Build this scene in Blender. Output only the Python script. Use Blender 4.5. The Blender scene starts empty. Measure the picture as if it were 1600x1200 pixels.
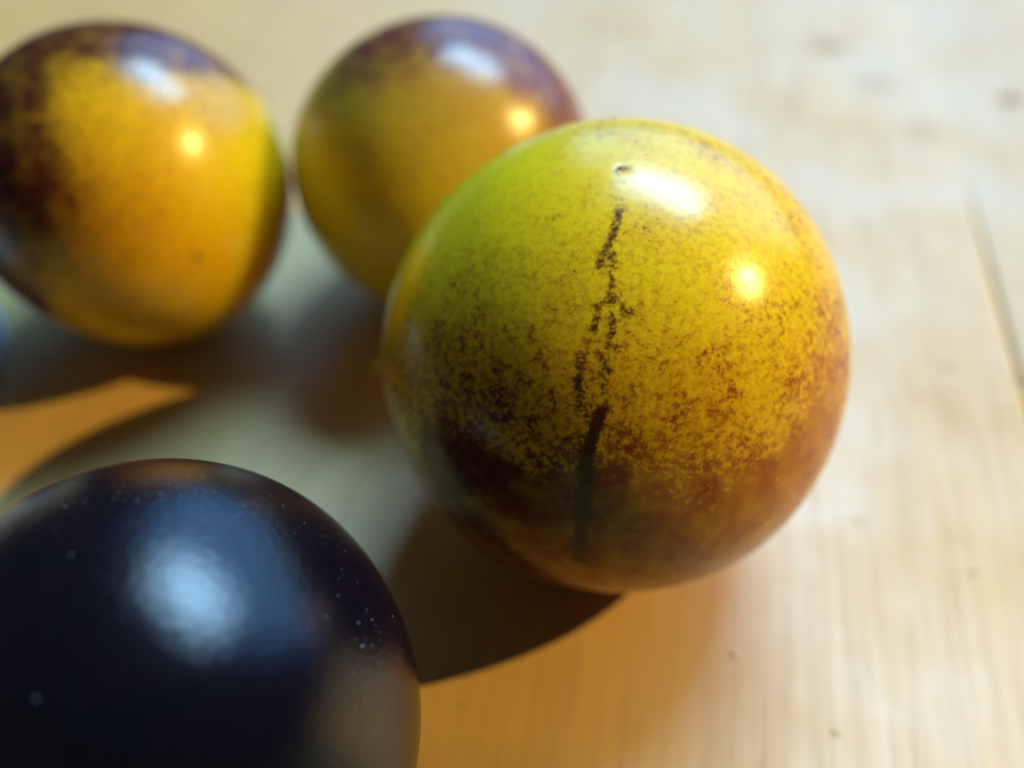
import bpy, math, random
import numpy as np
from mathutils import Vector, Matrix, noise as mnoise

scene = bpy.context.scene
COL = scene.collection
random.seed(7)
rng = np.random.default_rng(7)

# ------------------------------------------------------------------ camera
H = 0.0528                      # camera height above the tabletop (m), a macro shot
FPX = 1450.0                    # focal length in pixels of the 1600 px wide photograph
PITCH = math.atan2(1420.0, FPX) # from the vanishing point of the wood grain
cam_d = bpy.data.cameras.new("camera")
cam = bpy.data.objects.new("camera", cam_d)
COL.objects.link(cam)
cam.location = (0, 0, H)
cam.rotation_euler = (math.pi / 2 - PITCH, 0, 0)
cam_d.sensor_width = 36.0
cam_d.lens = 36.0 * FPX / 1600.0
cam_d.clip_start = 0.002
cam_d.clip_end = 20.0
cam_d.dof.use_dof = True
cam_d.dof.focus_distance = 0.0428
cam_d.dof.aperture_fstop = 17.5
scene.camera = cam

# ------------------------------------------------------------------ world, lamps, exposure
world = bpy.data.worlds.new("World")
scene.world = world
world.use_nodes = True
bg = world.node_tree.nodes["Background"]
bg.inputs["Color"].default_value = (1.0, 0.92, 0.85, 1)
bg.inputs["Strength"].default_value = 0.045


def direction(az, el):
    a, e = math.radians(az), math.radians(el)
    return Vector((math.sin(a) * math.cos(e), math.cos(a) * math.cos(e), math.sin(e)))


AIM = Vector((0.0, 0.05, 0.01))


def aim(o, p):
    o.location = p
    o.rotation_euler = (AIM - p).to_track_quat('-Z', 'Y').to_euler()


# daylight from a window: wide, cool
wd = bpy.data.lights.new("window_light", 'AREA')
wd.shape = 'RECTANGLE'
wd.size, wd.size_y = 0.52, 0.27
wd.energy = 16.0
wd.color = (0.37, 0.68, 1.0)
wo = bpy.data.objects.new("window_light", wd)
COL.objects.link(wo)
aim(wo, AIM + direction(27, 54) * 1.0)

# small warm lamp low on the right
ld = bpy.data.lights.new("lamp_light", 'SPOT')
ld.shadow_soft_size = 0.006
ld.spot_size = 2 * math.atan(0.198 / 1.6)
ld.spot_blend = 0.02
ld.energy = 148.0
ld.color = (1.0, 0.62, 0.19)
lo = bpy.data.objects.new("lamp_light", ld)
COL.objects.link(lo)
lo.location = AIM + direction(87, 36) * 1.6
lo.rotation_euler = (Vector((0.102, 0.20, 0.0)) - lo.location).to_track_quat('-Z', 'Y').to_euler()

# added cool fill that gives the tabletop its pale sheen; no source in view
bd = bpy.data.lights.new("sheen_fill_light", 'AREA')
bd.shape = 'RECTANGLE'
bd.size, bd.size_y = 2.2, 1.2
bd.energy = 30.0
bd.color = (0.17, 0.47, 1.0)
bo = bpy.data.objects.new("sheen_fill_light", bd)
COL.objects.link(bo)
aim(bo, AIM + direction(27, 27) * 1.7)

scene.view_settings.view_transform = 'Standard'
scene.view_settings.look = 'None'
scene.view_settings.exposure = -0.32
scene.view_settings.gamma = 1.0
scene.view_settings.use_curve_mapping = False
scene.cycles.use_denoising = True


# ------------------------------------------------------------------ helpers
def tag(o, label=None, cat=None, group=None, kind=None):
    if label: o["label"] = label
    if cat: o["category"] = cat
    if group: o["group"] = group
    if kind: o["kind"] = kind
    return o


def mesh_obj(name, verts, faces, mat, parent=None, smooth=True):
    me = bpy.data.meshes.new(name)
    me.from_pydata([tuple(v) for v in verts], [], [tuple(f) for f in faces])
    me.polygons.foreach_set("use_smooth", [smooth] * len(me.polygons))
    me.update()
    o = bpy.data.objects.new(name, me)
    COL.objects.link(o)
    if mat: me.materials.append(mat)
    if parent: o.parent = parent
    return o


def ray(px, py):
    """photo pixel -> direction in the world"""
    c = np.array([(px - 800) / FPX, -(py - 600) / FPX, -1.0])
    X = np.array([1.0, 0, 0])
    Y = np.array([0, math.sin(PITCH), math.cos(PITCH)])
    Z = np.array([0, -math.cos(PITCH), math.sin(PITCH)])
    d = c[0] * X + c[1] * Y + c[2] * Z
    return d / np.linalg.norm(d)


CAMP = np.array([0, 0, H])


def ground(px, py, z=0.0):
    d = ray(px, py)
    return CAMP + d * ((z - H) / d[2])


def on_sphere(c, r, px, py):
    """outward normal where the pixel's ray meets a sphere standing on the table"""
    d = ray(px, py)
    oc = CAMP - c
    b = oc @ d
    D = max(b * b - (oc @ oc - r * r), 0.0)
    n = CAMP + d * (-b - math.sqrt(D)) - c
    return n / np.linalg.norm(n)


class NT:
    """tiny node tree helper"""
    def __init__(self, name):
        self.m = bpy.data.materials.new(name)
        self.m.use_nodes = True
        self.t = self.m.node_tree
        self.b = self.t.nodes["Principled BSDF"]

    def n(self, typ, **kw):
        nd = self.t.nodes.new(typ)
        for k, v in kw.items(): setattr(nd, k, v)
        return nd

    def put(self, sock, v):
        if isinstance(v, bpy.types.NodeSocket): self.t.links.new(v, sock)
        else: sock.default_value = v

    def math(self, op, a, b=0.0, c=None, clamp=False):
        nd = self.n("ShaderNodeMath", operation=op, use_clamp=clamp)
        self.put(nd.inputs[0], a); self.put(nd.inputs[1], b)
        if c is not None: self.put(nd.inputs[2], c)
        return nd.outputs[0]

    def vmath(self, op, a, b=None, out=0):
        nd = self.n("ShaderNodeVectorMath", operation=op)
        self.put(nd.inputs[0], a)
        if b is not None: self.put(nd.inputs[1], b)
        return nd.outputs[out]

    def noise(self, vec, scale, detail=2.0, rough=0.5, dist=0.0):
        nd = self.n("ShaderNodeTexNoise")
        self.put(nd.inputs["Vector"], vec)
        nd.inputs["Scale"].default_value = scale
        nd.inputs["Detail"].default_value = detail
        nd.inputs["Roughness"].default_value = rough
        nd.inputs["Distortion"].default_value = dist
        return nd.outputs["Fac"]

    def remap(self, v, a, b, c, d, smooth=False):
        nd = self.n("ShaderNodeMapRange")
        if smooth: nd.interpolation_type = 'SMOOTHSTEP'
        self.put(nd.inputs["Value"], v)
        for k, x in zip(("From Min", "From Max", "To Min", "To Max"), (a, b, c, d)):
            self.put(nd.inputs[k], x)
        return nd.outputs["Result"]

    def mix(self, f, a, b, mode='MIX'):
        nd = self.n("ShaderNodeMix", data_type='RGBA', blend_type=mode)
        self.put(nd.inputs["Factor"], f)
        self.put(nd.inputs["A"], a if isinstance(a, bpy.types.NodeSocket) else (*a, 1))
        self.put(nd.inputs["B"], b if isinstance(b, bpy.types.NodeSocket) else (*b, 1))
        return nd.outputs["Result"]

    def attr(self, name):
        nd = self.n("ShaderNodeAttribute", attribute_name=name)
        return nd.outputs["Fac"]

    def bump(self, h, strength, dist, normal=None):
        nd = self.n("ShaderNodeBump")
        nd.inputs["Strength"].default_value = strength
        nd.inputs["Distance"].default_value = dist
        self.put(nd.inputs["Height"], h)
        if normal is not None: self.put(nd.inputs["Normal"], normal)
        return nd.outputs["Normal"]


# ------------------------------------------------------------------ tabletop
GRAIN = math.atan2(0.278, 1.40)          # grain runs this far right of straight ahead


t_s = lambda s: s * 0.95


def wood_material():
    t = NT("varnished_pine")
    tc = t.n("ShaderNodeTexCoord").outputs["Object"]      # plank space: Y along the grain
    mp = t.n("ShaderNodeMapping")
    t.put(mp.inputs["Vector"], tc)
    mp.inputs["Scale"].default_value = (1.0, 0.045, 1.0)
    g = mp.outputs["Vector"]
    mp2 = t.n("ShaderNodeMapping")
    t.put(mp2.inputs["Vector"], tc)
    mp2.inputs["Scale"].default_value = (1.0, 0.16, 1.0)
    g2 = mp2.outputs["Vector"]
    fine = t.noise(g, 1300, 4, 0.65)
    mid = t.noise(g, 260, 3, 0.55, 0.4)
    big = t.noise(g2, 38, 3, 0.5, 0.8)
    blot = t.noise(tc, 55, 4, 0.6)
    c = t.mix(t.remap(mid, 0.35, 0.68, 0, 1), (0.54, 0.350, 0.055), (0.48, 0.300, 0.043))
    c = t.mix(t.remap(big, 0.40, 0.68, 0, 0.6), c, (0.55, 0.37, 0.080))
    c = t.mix(t.remap(fine, 0.48, 0.70, 0, 0.5), c, (0.37, 0.22, 0.07))
    c = t.mix(t.remap(blot, 0.56, 0.76, 0, 0.3, True), c, (0.35, 0.24, 0.11))
    # dents and stains that have a place of their own
    PL = bpy.data.objects.get("tabletop")
    geo = t.n("ShaderNodeNewGeometry").outputs["Position"]
    warp = t.n("ShaderNodeTexNoise")
    t.put(warp.inputs["Vector"], geo)
    warp.inputs["Scale"].default_value = 420
    warp.inputs["Detail"].default_value = 3
    off = t.vmath('SCALE', t.vmath('SUBTRACT', warp.outputs["Color"], (0.5, 0.5, 0.5)))
    off.node.inputs["Scale"].default_value = 0.0035
    gp = t.vmath('ADD', geo, off)
    stain = None
    for px, py, rad, s in [(1577, 155, 1.3, 1.0), (1292, 72, 2.6, 0.5), (1370, 130, 2.2, 0.32), (1480, 577, 0.55, 0.55),
                           (1455, 573, 0.4, 0.4), (1600, 602, 0.6, 0.7), (1520, 900, 0.35, 0.55), (1268, 1196, 0.3, 0.7), (1310, 1160, 0.35, 0.4),
                           (1228, 155, 1.0, 0.3), (1440, 205, 2.6, 0.25), (1345, 815, 0.55, 0.22),
                           (715, 1095, 0.3, 0.3), (1180, 1090, 0.25, 0.3)]:
        p = ground(px, py)
        d = t.vmath('DISTANCE', gp, tuple(p), out=1)
        v = t.remap(d, rad * 0.0001, rad * 0.0016, t_s(s), 0.0, True)
        stain = v if stain is None else t.math('MAXIMUM', stain, v)
    c = t.mix(stain, c, (0.10, 0.07, 0.05))
    t.put(t.b.inputs["Base Color"], c)
    t.put(t.b.inputs["Roughness"], t.math('ADD', t.math('ADD', t.remap(fine, 0.3, 0.7, 0.55, 0.66), t.remap(blot, 0.35, 0.7, -0.06, 0.14)), t.math('MULTIPLY', stain, 0.2)))
    t.put(t.b.inputs["Specular IOR Level"], t.math('SUBTRACT', 0.85, t.math('MULTIPLY', stain, 0.7), clamp=True))
    t.b.inputs["IOR"].default_value = 1.9
    h = t.math('ADD', t.math('MULTIPLY', fine, 0.5), t.math('MULTIPLY', mid, 0.9))
    nb = t.bump(h, 0.35, 0.00012)
    nb = t.bump(t.math('MULTIPLY', stain, -1.0), 0.4, 0.0003, nb)
    nb = t.bump(blot, 0.25, 0.0009, nb)
    t.put(t.b.inputs["Normal"], nb)
    return t.m


def box_verts(x0, x1, y0, y1, z0, z1):
    return [(x0, y0, z0), (x1, y0, z0), (x1, y1, z0), (x0, y1, z0), (x0, y0, z1), (x1, y0, z1), (x1, y1, z1), (x0, y1, z1)]


BF = [(0, 3, 2, 1), (4, 5, 6, 7), (0, 1, 5, 4), (1, 2, 6, 5), (2, 3, 7, 6), (3, 0, 4, 7)]
nseam = np.array([math.cos(GRAIN), -math.sin(GRAIN)])
tseam = np.array([math.sin(GRAIN), math.cos(GRAIN)])
SEAM = float(ground(1556, 450)[:2] @ nseam)
SEAM_END = float(ground(1498, 255)[:2] @ tseam)
SEAM_Y = float(ground(1556, 450)[:2] @ tseam)
dt = NT("raw_wood")
dt.b.inputs["Base Color"].default_value = (0.09, 0.055, 0.03, 1)
dt.b.inputs["Roughness"].default_value = 0.9
dn = dt.noise(dt.n("ShaderNodeTexCoord").outputs["Object"], 300, 3)
dt.put(dt.b.inputs["Base Color"], dt.mix(dn, (0.05, 0.03, 0.018), (0.15, 0.09, 0.045)))
table = mesh_obj("tabletop", box_verts(-0.31, 0.31, -0.20, 0.45, -0.022, -0.0022), BF, dt.m, smooth=False)
table.rotation_euler = (0, 0, -GRAIN)
tag(table, "honey coloured varnished pine tabletop of wide planks", None, None, "structure")
wood = wood_material()


def plank(x0, x1, jag_left, jag_right, fade_left=lambda y: 1.0, fade_right=lambda y: 1.0):
    """one board with worn, slightly uneven long edges; jag_* give the edge offset along the board"""
    ny = 260
    prof = [(0.0, -0.0021), (0.0, -0.0004), (0.00008, -0.00012), (0.0003, -0.00003), (0.0007, 0.0)]
    vs, fs = [], []
    ys = np.linspace(-0.20, 0.45, ny)
    for y in ys:
        fl, fr = fade_left(y), fade_right(y)
        l, r = x0 + jag_left(y), x1 - jag_right(y)
        row = [(l + a * fl, y, z * (fl if z > -0.001 else 1)) for a, z in prof]
        row += [(l + (r - l) * k / 5, y, 0.0) for k in range(1, 5)]
        row += [(r - a * fr, y, z * (fr if z > -0.001 else 1)) for a, z in reversed(prof)]
        vs += row
    w = len(prof) * 2 + 4
    for j in range(ny - 1):
        for i in range(w - 1):
            a = j * w + i
            fs.append((a, a + 1, a + w + 1, a + w))
    o = mesh_obj("plank", vs, fs, wood, table)
    return o


def seam_fade(y):
    return max(min((SEAM_END - y) / 0.022, 1.0), 0.02)


def seam_edge(seed, amount):
    def fn(y):
        fade = seam_fade(y)
        return (0.000004 + fade * (amount + amount * 0.55 * mnoise.noise(Vector((seed, y * 260, 0)))
                + amount * 0.5 * mnoise.noise(Vector((seed + 5, y * 900, 0)))))
    return fn


plain = lambda y: 0.00015
plank(SEAM - 0.140, SEAM, plain, seam_edge(1.3, 0.00006), fade_right=seam_fade)
plank(SEAM, SEAM + 0.140, seam_edge(8.1, 0.00013), plain, fade_left=seam_fade)
plank(SEAM - 0.280, SEAM - 0.1402, plain, plain)
plank(SEAM + 0.1402, SEAM + 0.27, plain, plain)

# ------------------------------------------------------------------ tomatoes
def icosphere(sub):
    import bmesh
    bm = bmesh.new()
    bmesh.ops.create_icosphere(bm, subdivisions=sub, radius=1.0)
    v = np.array([x.co[:] for x in bm.verts])
    f = [[x.index for x in p.verts] for p in bm.faces]
    bm.free()
    return v / np.linalg.norm(v, axis=1)[:, None], f


def shepard(n, ctrl, sigma):
    """smooth field on the skin from (normal, value) pairs"""
    num = np.zeros(len(n)); den = np.zeros(len(n)) + 1e-12
    for d, v in ctrl:
        w = np.exp(-(1 - n @ d) * 2 / sigma ** 2) + 1e-4 * np.exp(-(1 - n @ d) * 2 / 0.8 ** 2)
        num += w * v; den += w
    return num / den


def stroke(n, pts, width):
    """0..1 field round a polyline of normals (angular width)"""
    best = np.full(len(n), 9.0)
    for a, b in zip(pts[:-1], pts[1:]):
        ab = b - a
        t = np.clip(((n - a) @ ab) / max(ab @ ab, 1e-9), 0, 1)
        best = np.minimum(best, np.linalg.norm(n - (a + t[:, None] * ab), axis=1))
    return np.exp(-(best / width) ** 2)


def set_attr(o, name, arr):
    a = o.data.attributes.new(name, 'FLOAT', 'POINT')
    a.data.foreach_set("value", np.asarray(arr, dtype=np.float32))


def skin_material(name, base_green, base_ripe, brown, dark, r, rough=0.24, speck=1.0, soft=0.17, fill=0.0, clus=0.85):
    t = NT(name)
    obj = t.n("ShaderNodeTexCoord").outputs["Object"]
    u = t.vmath('SCALE', obj)
    u.node.inputs["Scale"].default_value = 1.0 / r
    # wobble so that the pigment edges are ragged
    wn = t.n("ShaderNodeTexNoise")
    t.put(wn.inputs["Vector"], u)
    wn.inputs["Scale"].default_value = 22; wn.inputs["Detail"].default_value = 3
    cov, deep, ripe, streak = t.attr("cover"), t.attr("depth"), t.attr("ripe"), t.attr("streak")
    n_cl = t.noise(u, 9 * speck, 3, 0.55, 0.3)
    n_a = t.noise(u, 38 * speck, 3.0, 0.6, 0.2)
    n_b = t.noise(u, 95 * speck, 2.0, 0.55)
    field = t.math('ADD', t.math('MULTIPLY', n_a, 0.62), t.math('MULTIPLY', n_b, 0.38))
    cov = t.math('ADD', cov, t.math('MULTIPLY', t.remap(cov, 0.05, 0.35, 0.0, 1.0, True), 0.10))
    if fill: cov = t.math('ADD', cov, t.remap(cov, 0.45, 0.9, 0.0, fill, True))
    c2 = t.math('ADD', cov, t.math('MULTIPLY', t.math('SUBTRACT', n_cl, 0.5), clus))
    st = t.math('ADD', streak, t.math('MULTIPLY', t.math('SUBTRACT', field, 0.5), 2.6))
    line = t.math('MULTIPLY', t.remap(st, 0.28, 1.05, 0.0, 1.0, True), t.remap(streak, 0.08, 0.4, 0.0, 1.0, True))
    c2 = t.math('ADD', c2, t.math('MULTIPLY', streak, 0.2))
    c2 = t.math('ADD', c2, t.remap(cov, 0.92, 1.4, 0.0, 0.9))
    thr = t.remap(c2, 0.0, 1.0, 0.635, 0.365)
    thr.node.clamp = False
    d = t.math('SUBTRACT', field, thr)
    mask = t.remap(d, -soft * 0.35, soft, 0.0, 1.0, True)
    haze = t.remap(d, -0.18, 0.16, 0.0, 0.5, True)
    op = t.math('ADD', t.remap(deep, 0, 0.6, 0.64, 0.97), t.math('MULTIPLY', t.math('SUBTRACT', n_cl, 0.5), 0.9), clamp=True)
    m_all = t.math('MAXIMUM', t.math('MULTIPLY', mask, op), haze)
    m_all = t.math('MAXIMUM', m_all, t.math('MULTIPLY', line, 0.86))
    base = t.mix(ripe, base_green, base_ripe)
    base = t.mix(t.remap(t.noise(u, 3.2, 3), 0.4, 0.65, 0, 0.25), base, base_ripe)
    dd = t.math('ADD', deep, t.math('MULTIPLY', t.math('SUBTRACT', n_a, 0.5), 0.6))
    dd = t.math('ADD', dd, t.math('MULTIPLY', t.remap(d, 0.0, 0.16, 0.0, 1.0), 0.15))
    dd = t.math('ADD', dd, t.math('MULTIPLY', t.math('MULTIPLY', line, streak), 0.85), clamp=True)
    pig = t.mix(dd, brown, dark)
    col = t.mix(m_all, base, pig)
    col = t.mix(t.math('MULTIPLY', line, t.remap(streak, 0.5, 1.1, 0.25, 0.80)), col, (0.060, 0.011, 0.010))
    # pale pin-prick flecks
    vo = t.n("ShaderNodeTexVoronoi")
    t.put(vo.inputs["Vector"], u)
    vo.inputs["Scale"].default_value = 22
    fl = t.remap(vo.outputs["Distance"], 0.035, 0.07, 0.5, 0.0, True)
    fl = t.math('MULTIPLY', fl, t.remap(t.noise(u, 6, 2), 0.52, 0.62, 0, 1))
    col = t.mix(fl, col, (0.42, 0.32, 0.22))
    t.put(t.b.inputs["Base Color"], col)
    t.b.inputs["Subsurface Weight"].default_value = 0.9
    t.b.inputs["Subsurface Radius"].default_value = (1.0, 0.62, 0.12)
    t.b.inputs["Subsurface Scale"].default_value = 0.011
    t.put(t.b.inputs["Roughness"], t.remap(t.noise(u, 60, 3), 0.3, 0.7, rough - 0.03, rough + 0.05))
    t.b.inputs["Specular IOR Level"].default_value = 0.45
    nb = t.bump(t.noise(u, 150, 2), 0.10, r * 0.004)
    nb = t.bump(t.noise(u, 5, 2), 0.12, r * 0.03, nb)
    t.put(t.b.inputs["Normal"], nb)
    return t.m


TOM = {}


def tomato(key, cx, cy, rr, sil, sub, mat, label, group, cover, depth, ripe, streaks, sig=0.13, dents_bulges=()):
    r = rr * H
    c = np.array([cx * H, cy * H, r])
    n, f = icosphere(sub)
    # outline as the photograph shows it: small bulges and flats of a real fruit
    k = np.zeros(len(n)); den = np.full(len(n), 0.35)
    for px, py in sil:
        d = ray(px, py)
        oc = CAMP - c
        q = oc - (oc @ d) * d                     # nearest point of that ray to the centre
        q = CAMP - d * (oc @ d) - c
        L = np.linalg.norm(q)
        w = np.exp(-(1 - n @ (q / L)) * 2 / 0.42 ** 2)
        k += w * (L / r - 1); den += w
    k = k / den
    lump = np.array([mnoise.noise(Vector(v * 1.3) + Vector((cx * 9, cy * 5, 1.7))) for v in n[:, :]]) if len(n) < 200000 else 0
    rad = r * (1 + np.clip(k, -0.1, 0.1) + 0.006 * lump)
    for px, py, amp, w in dents_bulges:  # scar dent, plus bulges added to steer shadow edges and a highlight
        d = np.array([0.0, 1.0, 0.0]) if px is None else on_sphere(c, r, px, py)
        rad = rad + r * amp * np.exp(-(1 - n @ d) * 2 / w ** 2)
    v = n * rad[:, None]
    z = -v[:, 2].min()
    o = mesh_obj("cherry_tomato", v, f, mat)
    o.location = (c[0], c[1], z)
    tag(o, label, "tomato", group)
    P = lambda px, py: on_sphere(c, r, px, py)
    fc = shepard(n, [(P(x, y), s) for x, y, s in cover], sig) if cover else np.ones(len(n))
    fd = shepard(n, [(P(x, y), s) for x, y, s in depth], 0.3) if depth else np.ones(len(n))
    fr = shepard(n, [(P(x, y), s) for x, y, s in ripe], 0.35) if ripe else np.zeros(len(n))
    fs = np.zeros(len(n))
    for pts, wpx, s in streaks:
        fs = np.maximum(fs, s * stroke(n, [P(x, y) for x, y in pts], wpx / 368.0))
    for nm, arr in (("cover", fc), ("depth", fd), ("ripe", fr), ("streak", fs)):
        set_attr(o, nm, arr)
    TOM[key] = (o, c, r, n, rad)
    return o


def scar(key, px, py, size, mat, squash=0.2):
    """dry blossom-end scar: a tiny puckered button set into the skin"""
    o, c, r, n, rad = TOM[key]
    d = on_sphere(c, r, px, py)
    R = rad[np.argmax(n @ d)]
    z = Vector(d); x = z.orthogonal().normalized(); y = z.cross(x)
    vs, fs = [], []
    rings, seg = 5, 14
    for i in range(rings):
        a = i / (rings - 1)
        for j in range(seg):
            ph = 2 * math.pi * j / seg
            w = size * (0.12 + 0.88 * a) * (1 + 0.28 * mnoise.noise(Vector((math.cos(ph) * 1.5, math.sin(ph) * 1.5, a * 3))))
            hgt = size * squash * (math.cos(a * math.pi * 0.5) * 0.6 + 0.35 * math.sin(a * 7 + j)) * (1 - a * 0.8) - size * 0.08 * a
            p = Vector(d) * (R + hgt) + x * (w * math.cos(ph)) + y * (w * math.sin(ph) * 0.8)
            vs.append(p)
    for i in range(rings - 1):
        for j in range(seg):
            a, b = i * seg + j, i * seg + (j + 1) % seg
            fs.append((a, b, b + seg, a + seg))
    fs.append(tuple(range(seg))[::-1])
    s = mesh_obj("blossom_scar", vs, fs, mat, o)
    return s


scar_t = NT("dry_scar")
sn = scar_t.noise(scar_t.n("ShaderNodeTexCoord").outputs["Object"], 6000, 2)
scar_t.put(scar_t.b.inputs["Base Color"], scar_t.mix(scar_t.remap(sn, 0.35, 0.65, 0, 1), (0.09, 0.05, 0.022), (0.34, 0.21, 0.10)))
scar_t.b.inputs["Roughness"].default_value = 0.6

GREEN = (0.76, 0.68, 0.010)
RIPE = (0.76, 0.52, 0.006)
BROWN = (0.42, 0.070, 0.010)
DARK = (0.070, 0.011, 0.010)
GRP = "cherry tomatoes lying on the tabletop"

m_big = skin_material("speckled_skin", GREEN, RIPE, BROWN, DARK, 0.265 * H, 0.225)
tomato("big", 0.118, 0.798, 0.265,
       [(990, 181), (597, 510), (1325, 540), (955, 929), (1280, 735), (1185, 870), (655, 760), (715, 835), (800, 888), (685, 320), (1235, 290), (1300, 410), (850, 213), (1080, 200), (612, 660), (1070, 912)],
       7, m_big, "large yellow-green cherry tomato with brown speckles and one dark streak down its side", GRP,
       [(800, 280, .03), (750, 330, .03), (900, 330, .08), (900, 250, .06), (960, 200, .34), (1080, 215, .34), (1150, 250, .42), (1000, 420, .22),
        (870, 390, .27), (1060, 400, .2), (1120, 300, .13), (1040, 260, .12), (1230, 400, .2), (1170, 520, .32), (1000, 540, .34), (1080, 480, .18),
        (800, 480, .42), (740, 420, .36), (660, 440, .2), (640, 500, .25), (700, 560, .55), (780, 560, .55), (850, 520, .4), (850, 430, .25),
        (880, 600, .48), (720, 640, .78), (800, 640, .7), (870, 680, .75), (1000, 640, .6), (1100, 600, .56), (1180, 600, .42),
        (1200, 655, .36), (1250, 600, .78), (1290, 560, .9), (1250, 520, .42), (1300, 480, .68), (1280, 380, .45), (1060, 690, .75), (1130, 680, .7),
        (1000, 760, .95), (1100, 760, .92), (1200, 740, 1.0), (1000, 830, 1.25), (900, 800, 1.1), (760, 760, 1.15), (700, 700, 1.05),
        (950, 900, 1.4), (1150, 830, 1.3), (800, 850, 1.4), (640, 620, .6), (610, 560, .4), (630, 700, .9), (1260, 680, 1.0), (700, 380, .06), (820, 350, .06)],
       [(800, 300, .2), (1000, 400, .25), (800, 560, .2), (1100, 600, .15), (700, 680, .7), (740, 780, 1.0), (860, 760, .6), (1000, 760, .35),
        (1150, 720, .25), (1250, 600, .25), (1100, 840, .35), (950, 880, .45), (1200, 780, .3)],
       [(750, 320, 0), (900, 260, .0), (1000, 350, .15), (1150, 300, .25), (1250, 420, .5), (1150, 550, .35), (950, 550, .2), (700, 480, .1),
        (1000, 700, .5), (620, 500, .7), (900, 850, 1.0), (1250, 700, .8), (1050, 880, 1.0), (750, 780, 1.0)],  # orange underside partly stands in for warm light bounced off the wood
       [([(968, 325), (962, 355), (945, 395), (935, 415)], 9, .95), ([(968, 268), (970, 300), (968, 325)], 7, .35),
        ([(958, 400), (955, 445), (950, 475)], 7.5, .82), ([(928, 520), (935, 480), (955, 465), (985, 495)], 10, .85), ([(955, 470), (958, 510), (950, 545), (948, 590)], 9, .82),
        ([(906, 570), (905, 630), (915, 650)], 10, .85), ([(945, 590), (942, 625)], 8, .7), ([(920, 610), (935, 640)], 7, .6),
        ([(940, 645), (925, 680), (915, 740), (910, 800), (906, 870)], 12, 1.3),
        ([(725, 420), (722, 520), (730, 600), (738, 650)], 6, .5), ([(868, 345), (888, 400), (875, 460)], 10, .25),
        ([(955, 183), (960, 215)], 8, .35), ([(1100, 225), (1180, 262)], 12, .4), ([(885, 478), (905, 478)], 12, .5),
        ([(690, 520), (700, 560)], 14, .4), ([(1100, 548), (1108, 552)], 5, .8), ([(966, 266), (980, 263)], 8, .8)], 0.12, [(972, 264, -0.003, 0.03), (None, None, 0.05, 0.5)])
scar("big", 972, 264, 0.00044, scar_t.m)

m_left = skin_material("orange_skin", (0.62, 0.58, 0.008), (0.80, 0.50, 0.003), (0.26, 0.060, 0.014), (0.060, 0.012, 0.011), 0.233 * H, 0.24, 0.8, 0.34, 0.22, 0.55)
tomato("left", -0.571, 1.207, 0.233,
       [(165, 35), (450, 265), (225, 540), (0, 92), (75, 492), (0, 445), (380, 120), (300, 70), (455, 330), (450, 380), (428, 432), (385, 490), (320, 528)],
       6, m_left, "amber-yellow cherry tomato with a dark brown flank beside the blue bottle cap", GRP,
       [(50, 200, .85), (30, 300, 1.0), (110, 280, .8), (75, 330, .95), (165, 60, .95), (250, 70, .95), (330, 100, .85), (100, 130, .8), (140, 150, .3),
        (230, 200, .38), (180, 230, .3), (330, 170, .5), (250, 300, .2), (180, 320, .42), (300, 420, .0), (400, 400, .15), (380, 180, .45), (100, 400, .5), (50, 420, .9),
        (225, 500, .4), (150, 460, .35), (410, 470, .3), (400, 260, .05), (445, 330, .3), (330, 330, .0), (20, 150, 1.0), (200, 110, .85), (160, 180, .25), (425, 250, .15)],
       [(50, 250, .9), (165, 60, .9), (300, 80, .7), (110, 290, .3), (225, 500, 0), (400, 450, .1), (250, 300, 0), (50, 420, .6)],
       [(250, 330, .9), (300, 430, 1.0), (150, 200, .7), (400, 280, .35), (430, 330, .5), (220, 480, 1.0), (360, 240, .6), (150, 420, 1.0), (100, 200, .8)],
       [([(303, 398), (304, 402)], 8, 1.2), ([(102, 122), (110, 124)], 9, .8)], 0.2, [(230, 440, 0.05, 0.75)])
scar("left", 303, 400, 0.00030, scar_t.m)

m_mid = skin_material("two_tone_skin", (0.70, 0.64, 0.022), (0.72, 0.54, 0.022), (0.26, 0.065, 0.050), (0.095, 0.016, 0.028), 0.228 * H, 0.25, 0.8, 0.50, 0.25, 0.4)
tomato("mid", -0.107, 1.268, 0.228,
       [(692, 24), (452, 233), (525, 90), (912, 179), (858, 92), (483, 358), (537, 433), (592, 462), (600, 44), (780, 42)],
       6, m_mid, "cherry tomato with a dull purple-brown top and olive-yellow lower half", GRP,
       [(690, 40, 1.0), (600, 70, .97), (800, 70, 1.0), (880, 150, .98), (560, 130, .9), (640, 130, .8), (720, 150, .75), (850, 180, .88), (500, 170, .75),
        (540, 200, .32), (620, 200, .36), (700, 220, .5), (780, 230, .58), (830, 220, .72), (480, 230, .25), (520, 280, .05), (600, 300, .1), (700, 280, .28),
        (640, 330, .1), (500, 330, .15), (487, 345, .5), (540, 400, .1), (580, 450, .15)],
       [(690, 40, .9), (560, 100, .7), (850, 120, .7), (650, 180, .2), (780, 220, .1), (500, 340, .2), (600, 350, 0)],
       [(500, 260, .0), (600, 300, .1), (700, 280, .7), (560, 400, .2), (780, 220, 1.0), (650, 180, .7)],
       [], 0.22, [(640, 400, 0.09, 0.5)])

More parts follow.
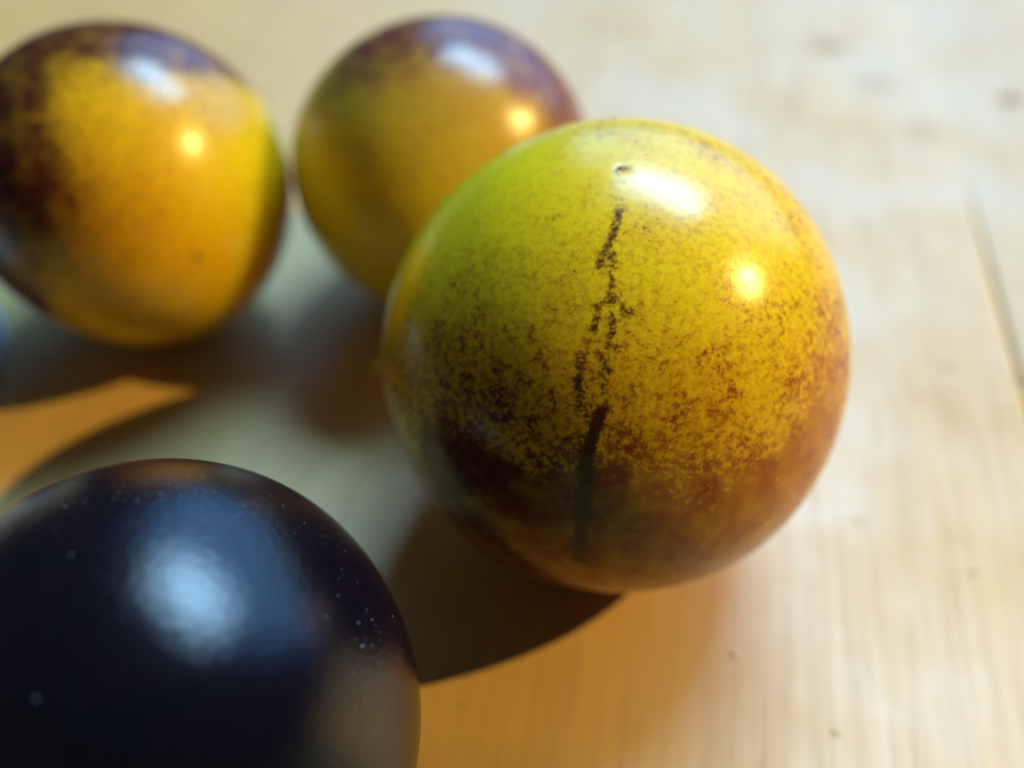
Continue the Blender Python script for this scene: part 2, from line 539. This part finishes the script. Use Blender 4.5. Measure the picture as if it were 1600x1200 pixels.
# the ripe one: almost black skin with a waxy bloom
tk = NT("black_skin")
ob = tk.n("ShaderNodeTexCoord").outputs["Object"]
uu = tk.vmath('SCALE', ob); uu.node.inputs["Scale"].default_value = 1 / (0.226 * H)
nz = tk.noise(uu, 4, 4, 0.6)
cc = tk.mix(tk.remap(nz, 0.4, 0.7, 0, 1), (0.005, 0.004, 0.007), (0.014, 0.005, 0.009))
fine = tk.noise(uu, 95, 3, 0.65)
bloom = tk.noise(uu, 26, 4, 0.65)
cc = tk.mix(tk.remap(bloom, 0.5, 0.75, 0, 0.06), cc, (0.04, 0.04, 0.05))
tk.put(tk.b.inputs["Base Color"], cc)
tk.put(tk.b.inputs["Roughness"], tk.remap(fine, 0.3, 0.7, 0.15, 0.22))
tk.b.inputs["Specular IOR Level"].default_value = 0.55
nb = tk.bump(fine, 0.16, 0.00012)
nb = tk.bump(bloom, 0.10, 0.0003, nb)
tk.put(tk.b.inputs["Normal"], nb)
dark = tomato("dark", -0.307, 0.372, 0.226,
              [(254, 713), (0, 798), (437, 754), (547, 837), (626, 964), (654, 1096), (652, 1200), (120, 740), (350, 722)],
              6, tk.m, "almost black glossy cherry tomato dusted with pale flecks", GRP, None, None, None, [], dents_bulges=[(310, 1170, 0.05, 0.5)])

# dust and lint on the black skin: more than anyone would count
td = NT("dust")
td.b.inputs["Base Color"].default_value = (0.4, 0.36, 0.34, 1)
td.b.inputs["Roughness"].default_value = 0.6
gn = td.noise(td.n("ShaderNodeTexCoord").outputs["Object"], 3000, 1)
td.put(td.b.inputs["Base Color"], td.mix(gn, (0.20, 0.18, 0.18), (0.55, 0.50, 0.48)))


def fleck(vs, fs, p, nrm, L, W, ang, hgt):
    z = Vector(nrm); x = z.orthogonal().normalized(); x.rotate(Matrix.Rotation(ang, 3, z)); y = z.cross(x)
    b = len(vs)
    p = Vector(p)
    for s in ((-L, 0), (-L * .3, W), (L * .6, W * .8), (L, 0), (L * .5, -W), (-L * .4, -W * .9)):
        vs.append(p + x * s[0] + y * s[1] - z * hgt * 0.2)
    vs.append(p + z * hgt)
    for i in range(6): fs.append((b + i, b + (i + 1) % 6, b + 6))
    fs.append(tuple(b + i for i in (5, 4, 3, 2, 1, 0)))


def dust(key, spots, scatter):
    o, c, r, n, rad = TOM[key]
    vs, fs = [], []
    for px, py, L, W, a in spots:
        d = on_sphere(c, r, px, py); R = rad[np.argmax(n @ d)]
        fleck(vs, fs, d * R, d, L, W, a, W * 0.6)
    for (px, py, sx, sy, cnt, s0, s1) in scatter:
        for _ in range(cnt):
            d = on_sphere(c, r, random.gauss(px, sx), random.gauss(py, sy)); R = rad[np.argmax(n @ d)]
            s = 1.0 * s0 * (s1 / s0) ** (random.random() ** 2.2)
            fleck(vs, fs, d * R, d, s * random.uniform(1, 1.6), s * 0.7, random.random() * 6, s * 0.5)
    return tag(mesh_obj("dust", vs, fs, td.m, o, False), None, None, None, "stuff")


mm = 0.001
dust("dark", [(559, 974, .10 * mm, .03 * mm, 1.2), (581, 968, .10 * mm, .035 * mm, 1.5), (564, 1010, .17 * mm, .035 * mm, 1.55), (580, 1009, .06 * mm, .03 * mm, 1.0),
              (506, 966, .07 * mm, .02 * mm, .6), (112, 869, .06 * mm, .05 * mm, 0), (257, 834, .08 * mm, .03 * mm, .8), (316, 818, .05 * mm, .04 * mm, 0),
              (62, 1093, .13 * mm, .018 * mm, 1.9), (337, 877, .05 * mm, .04 * mm, 0)],
     [(280, 775, 80, 22, 110, .011 * mm, .050 * mm), (430, 860, 110, 60, 80, .010 * mm, .035 * mm), (560, 1000, 50, 80, 60, .010 * mm, .035 * mm),
      (590, 1110, 35, 60, 60, .012 * mm, .03 * mm), (240, 760, 120, 40, 60, .010 * mm, .03 * mm)])
dust("big", [(1256, 732, .05 * mm, .04 * mm, 0), (1180, 769, .10 * mm, .015 * mm, .3), (1068, 800, .04 * mm, .03 * mm, 0), (1143, 765, .08 * mm, .012 * mm, 1.2)],
     [(1150, 760, 90, 60, 26, .008 * mm, .022 * mm), (1000, 780, 90, 60, 12, .008 * mm, .02 * mm)])

# ------------------------------------------------------------------ bottle cap whose rim just shows
tcap = NT("blue_plastic")
tcap.b.inputs["Roughness"].default_value = 0.35
tcap.b.inputs["Subsurface Weight"].default_value = 0.1
tcap.b.inputs["Subsurface Scale"].default_value = 0.001
ncap = tcap.noise(tcap.n("ShaderNodeTexCoord").outputs["Object"], 200, 3)
tcap.put(tcap.b.inputs["Base Color"], tcap.mix(ncap, (0.42, 0.58, 0.78), (0.48, 0.64, 0.84)))
capE = bpy.data.objects.new("bottle_cap", None)
COL.objects.link(capE)
CR, CHT = 0.0105, 0.0105
edge = ground(4, 503, CHT * 0.55)
capE.location = (edge[0] - CR * 1.035 - 0.0025, edge[1], 0)
tag(capE, "light blue plastic bottle cap beside the amber tomato", "bottle cap")
vs, fs = [], []
seg = 120
prof = [(0.0, CHT), (0.6 * CR, CHT), (0.88 * CR, CHT - 0.0001), (0.955 * CR, CHT - 0.0006), (0.985 * CR, CHT - 0.0016), (0.99 * CR, CHT * 0.5), (CR, 0.0018)]
for i, (a, z) in enumerate(prof):
    for j in range(seg):
        ph = 2 * math.pi * j / seg
        rib = 0.0 if i < 4 else 0.00018 * (1 if (j % 3) else -1)
        vs.append(((a + rib) * math.cos(ph), (a + rib) * math.sin(ph), z))
for i in range(len(prof) - 1):
    for j in range(seg):
        a, b = i * seg + j, i * seg + (j + 1) % seg
        fs.append((a, a + seg, b + seg, b))
mesh_obj("cap_shell", vs, fs, tcap.m, capE)
vs, fs = [], []
for i, (a, z) in enumerate([(1.0 * CR, 0.0015), (1.035 * CR, 0.0014), (1.035 * CR, 0.0), (0.93 * CR, 0.0), (0.93 * CR, 0.0016), (1.0 * CR, 0.0015)]):
    for j in range(seg):
        ph = 2 * math.pi * j / seg
        vs.append((a * math.cos(ph), a * math.sin(ph), z))
for i in range(5):
    for j in range(seg):
        a, b = i * seg + j, i * seg + (j + 1) % seg
        fs.append((a, a + seg, b + seg, b))
mesh_obj("tamper_ring", vs, fs, tcap.m, capE)

# ------------------------------------------------------------------ crumb on the wood
tcr = NT("crumb")
cn = tcr.noise(tcr.n("ShaderNodeTexCoord").outputs["Object"], 2500, 2)
tcr.put(tcr.b.inputs["Base Color"], tcr.mix(cn, (0.80, 0.76, 0.72), (0.92, 0.90, 0.88)))
cv, cf = icosphere(3)
cv = np.array([v * 0.00014 * (1 + 0.45 * mnoise.noise(Vector(v * 2.1))) * np.array([1.2, 1, 0.7]) for v in cv])
cr = mesh_obj("crumb", cv, cf, tcr.m)
g = ground(1148, 1023)
cr.location = (g[0], g[1], -cv[:, 2].min())
tag(cr, "tiny white crumb on the bare wood below the speckled tomato", "crumb")
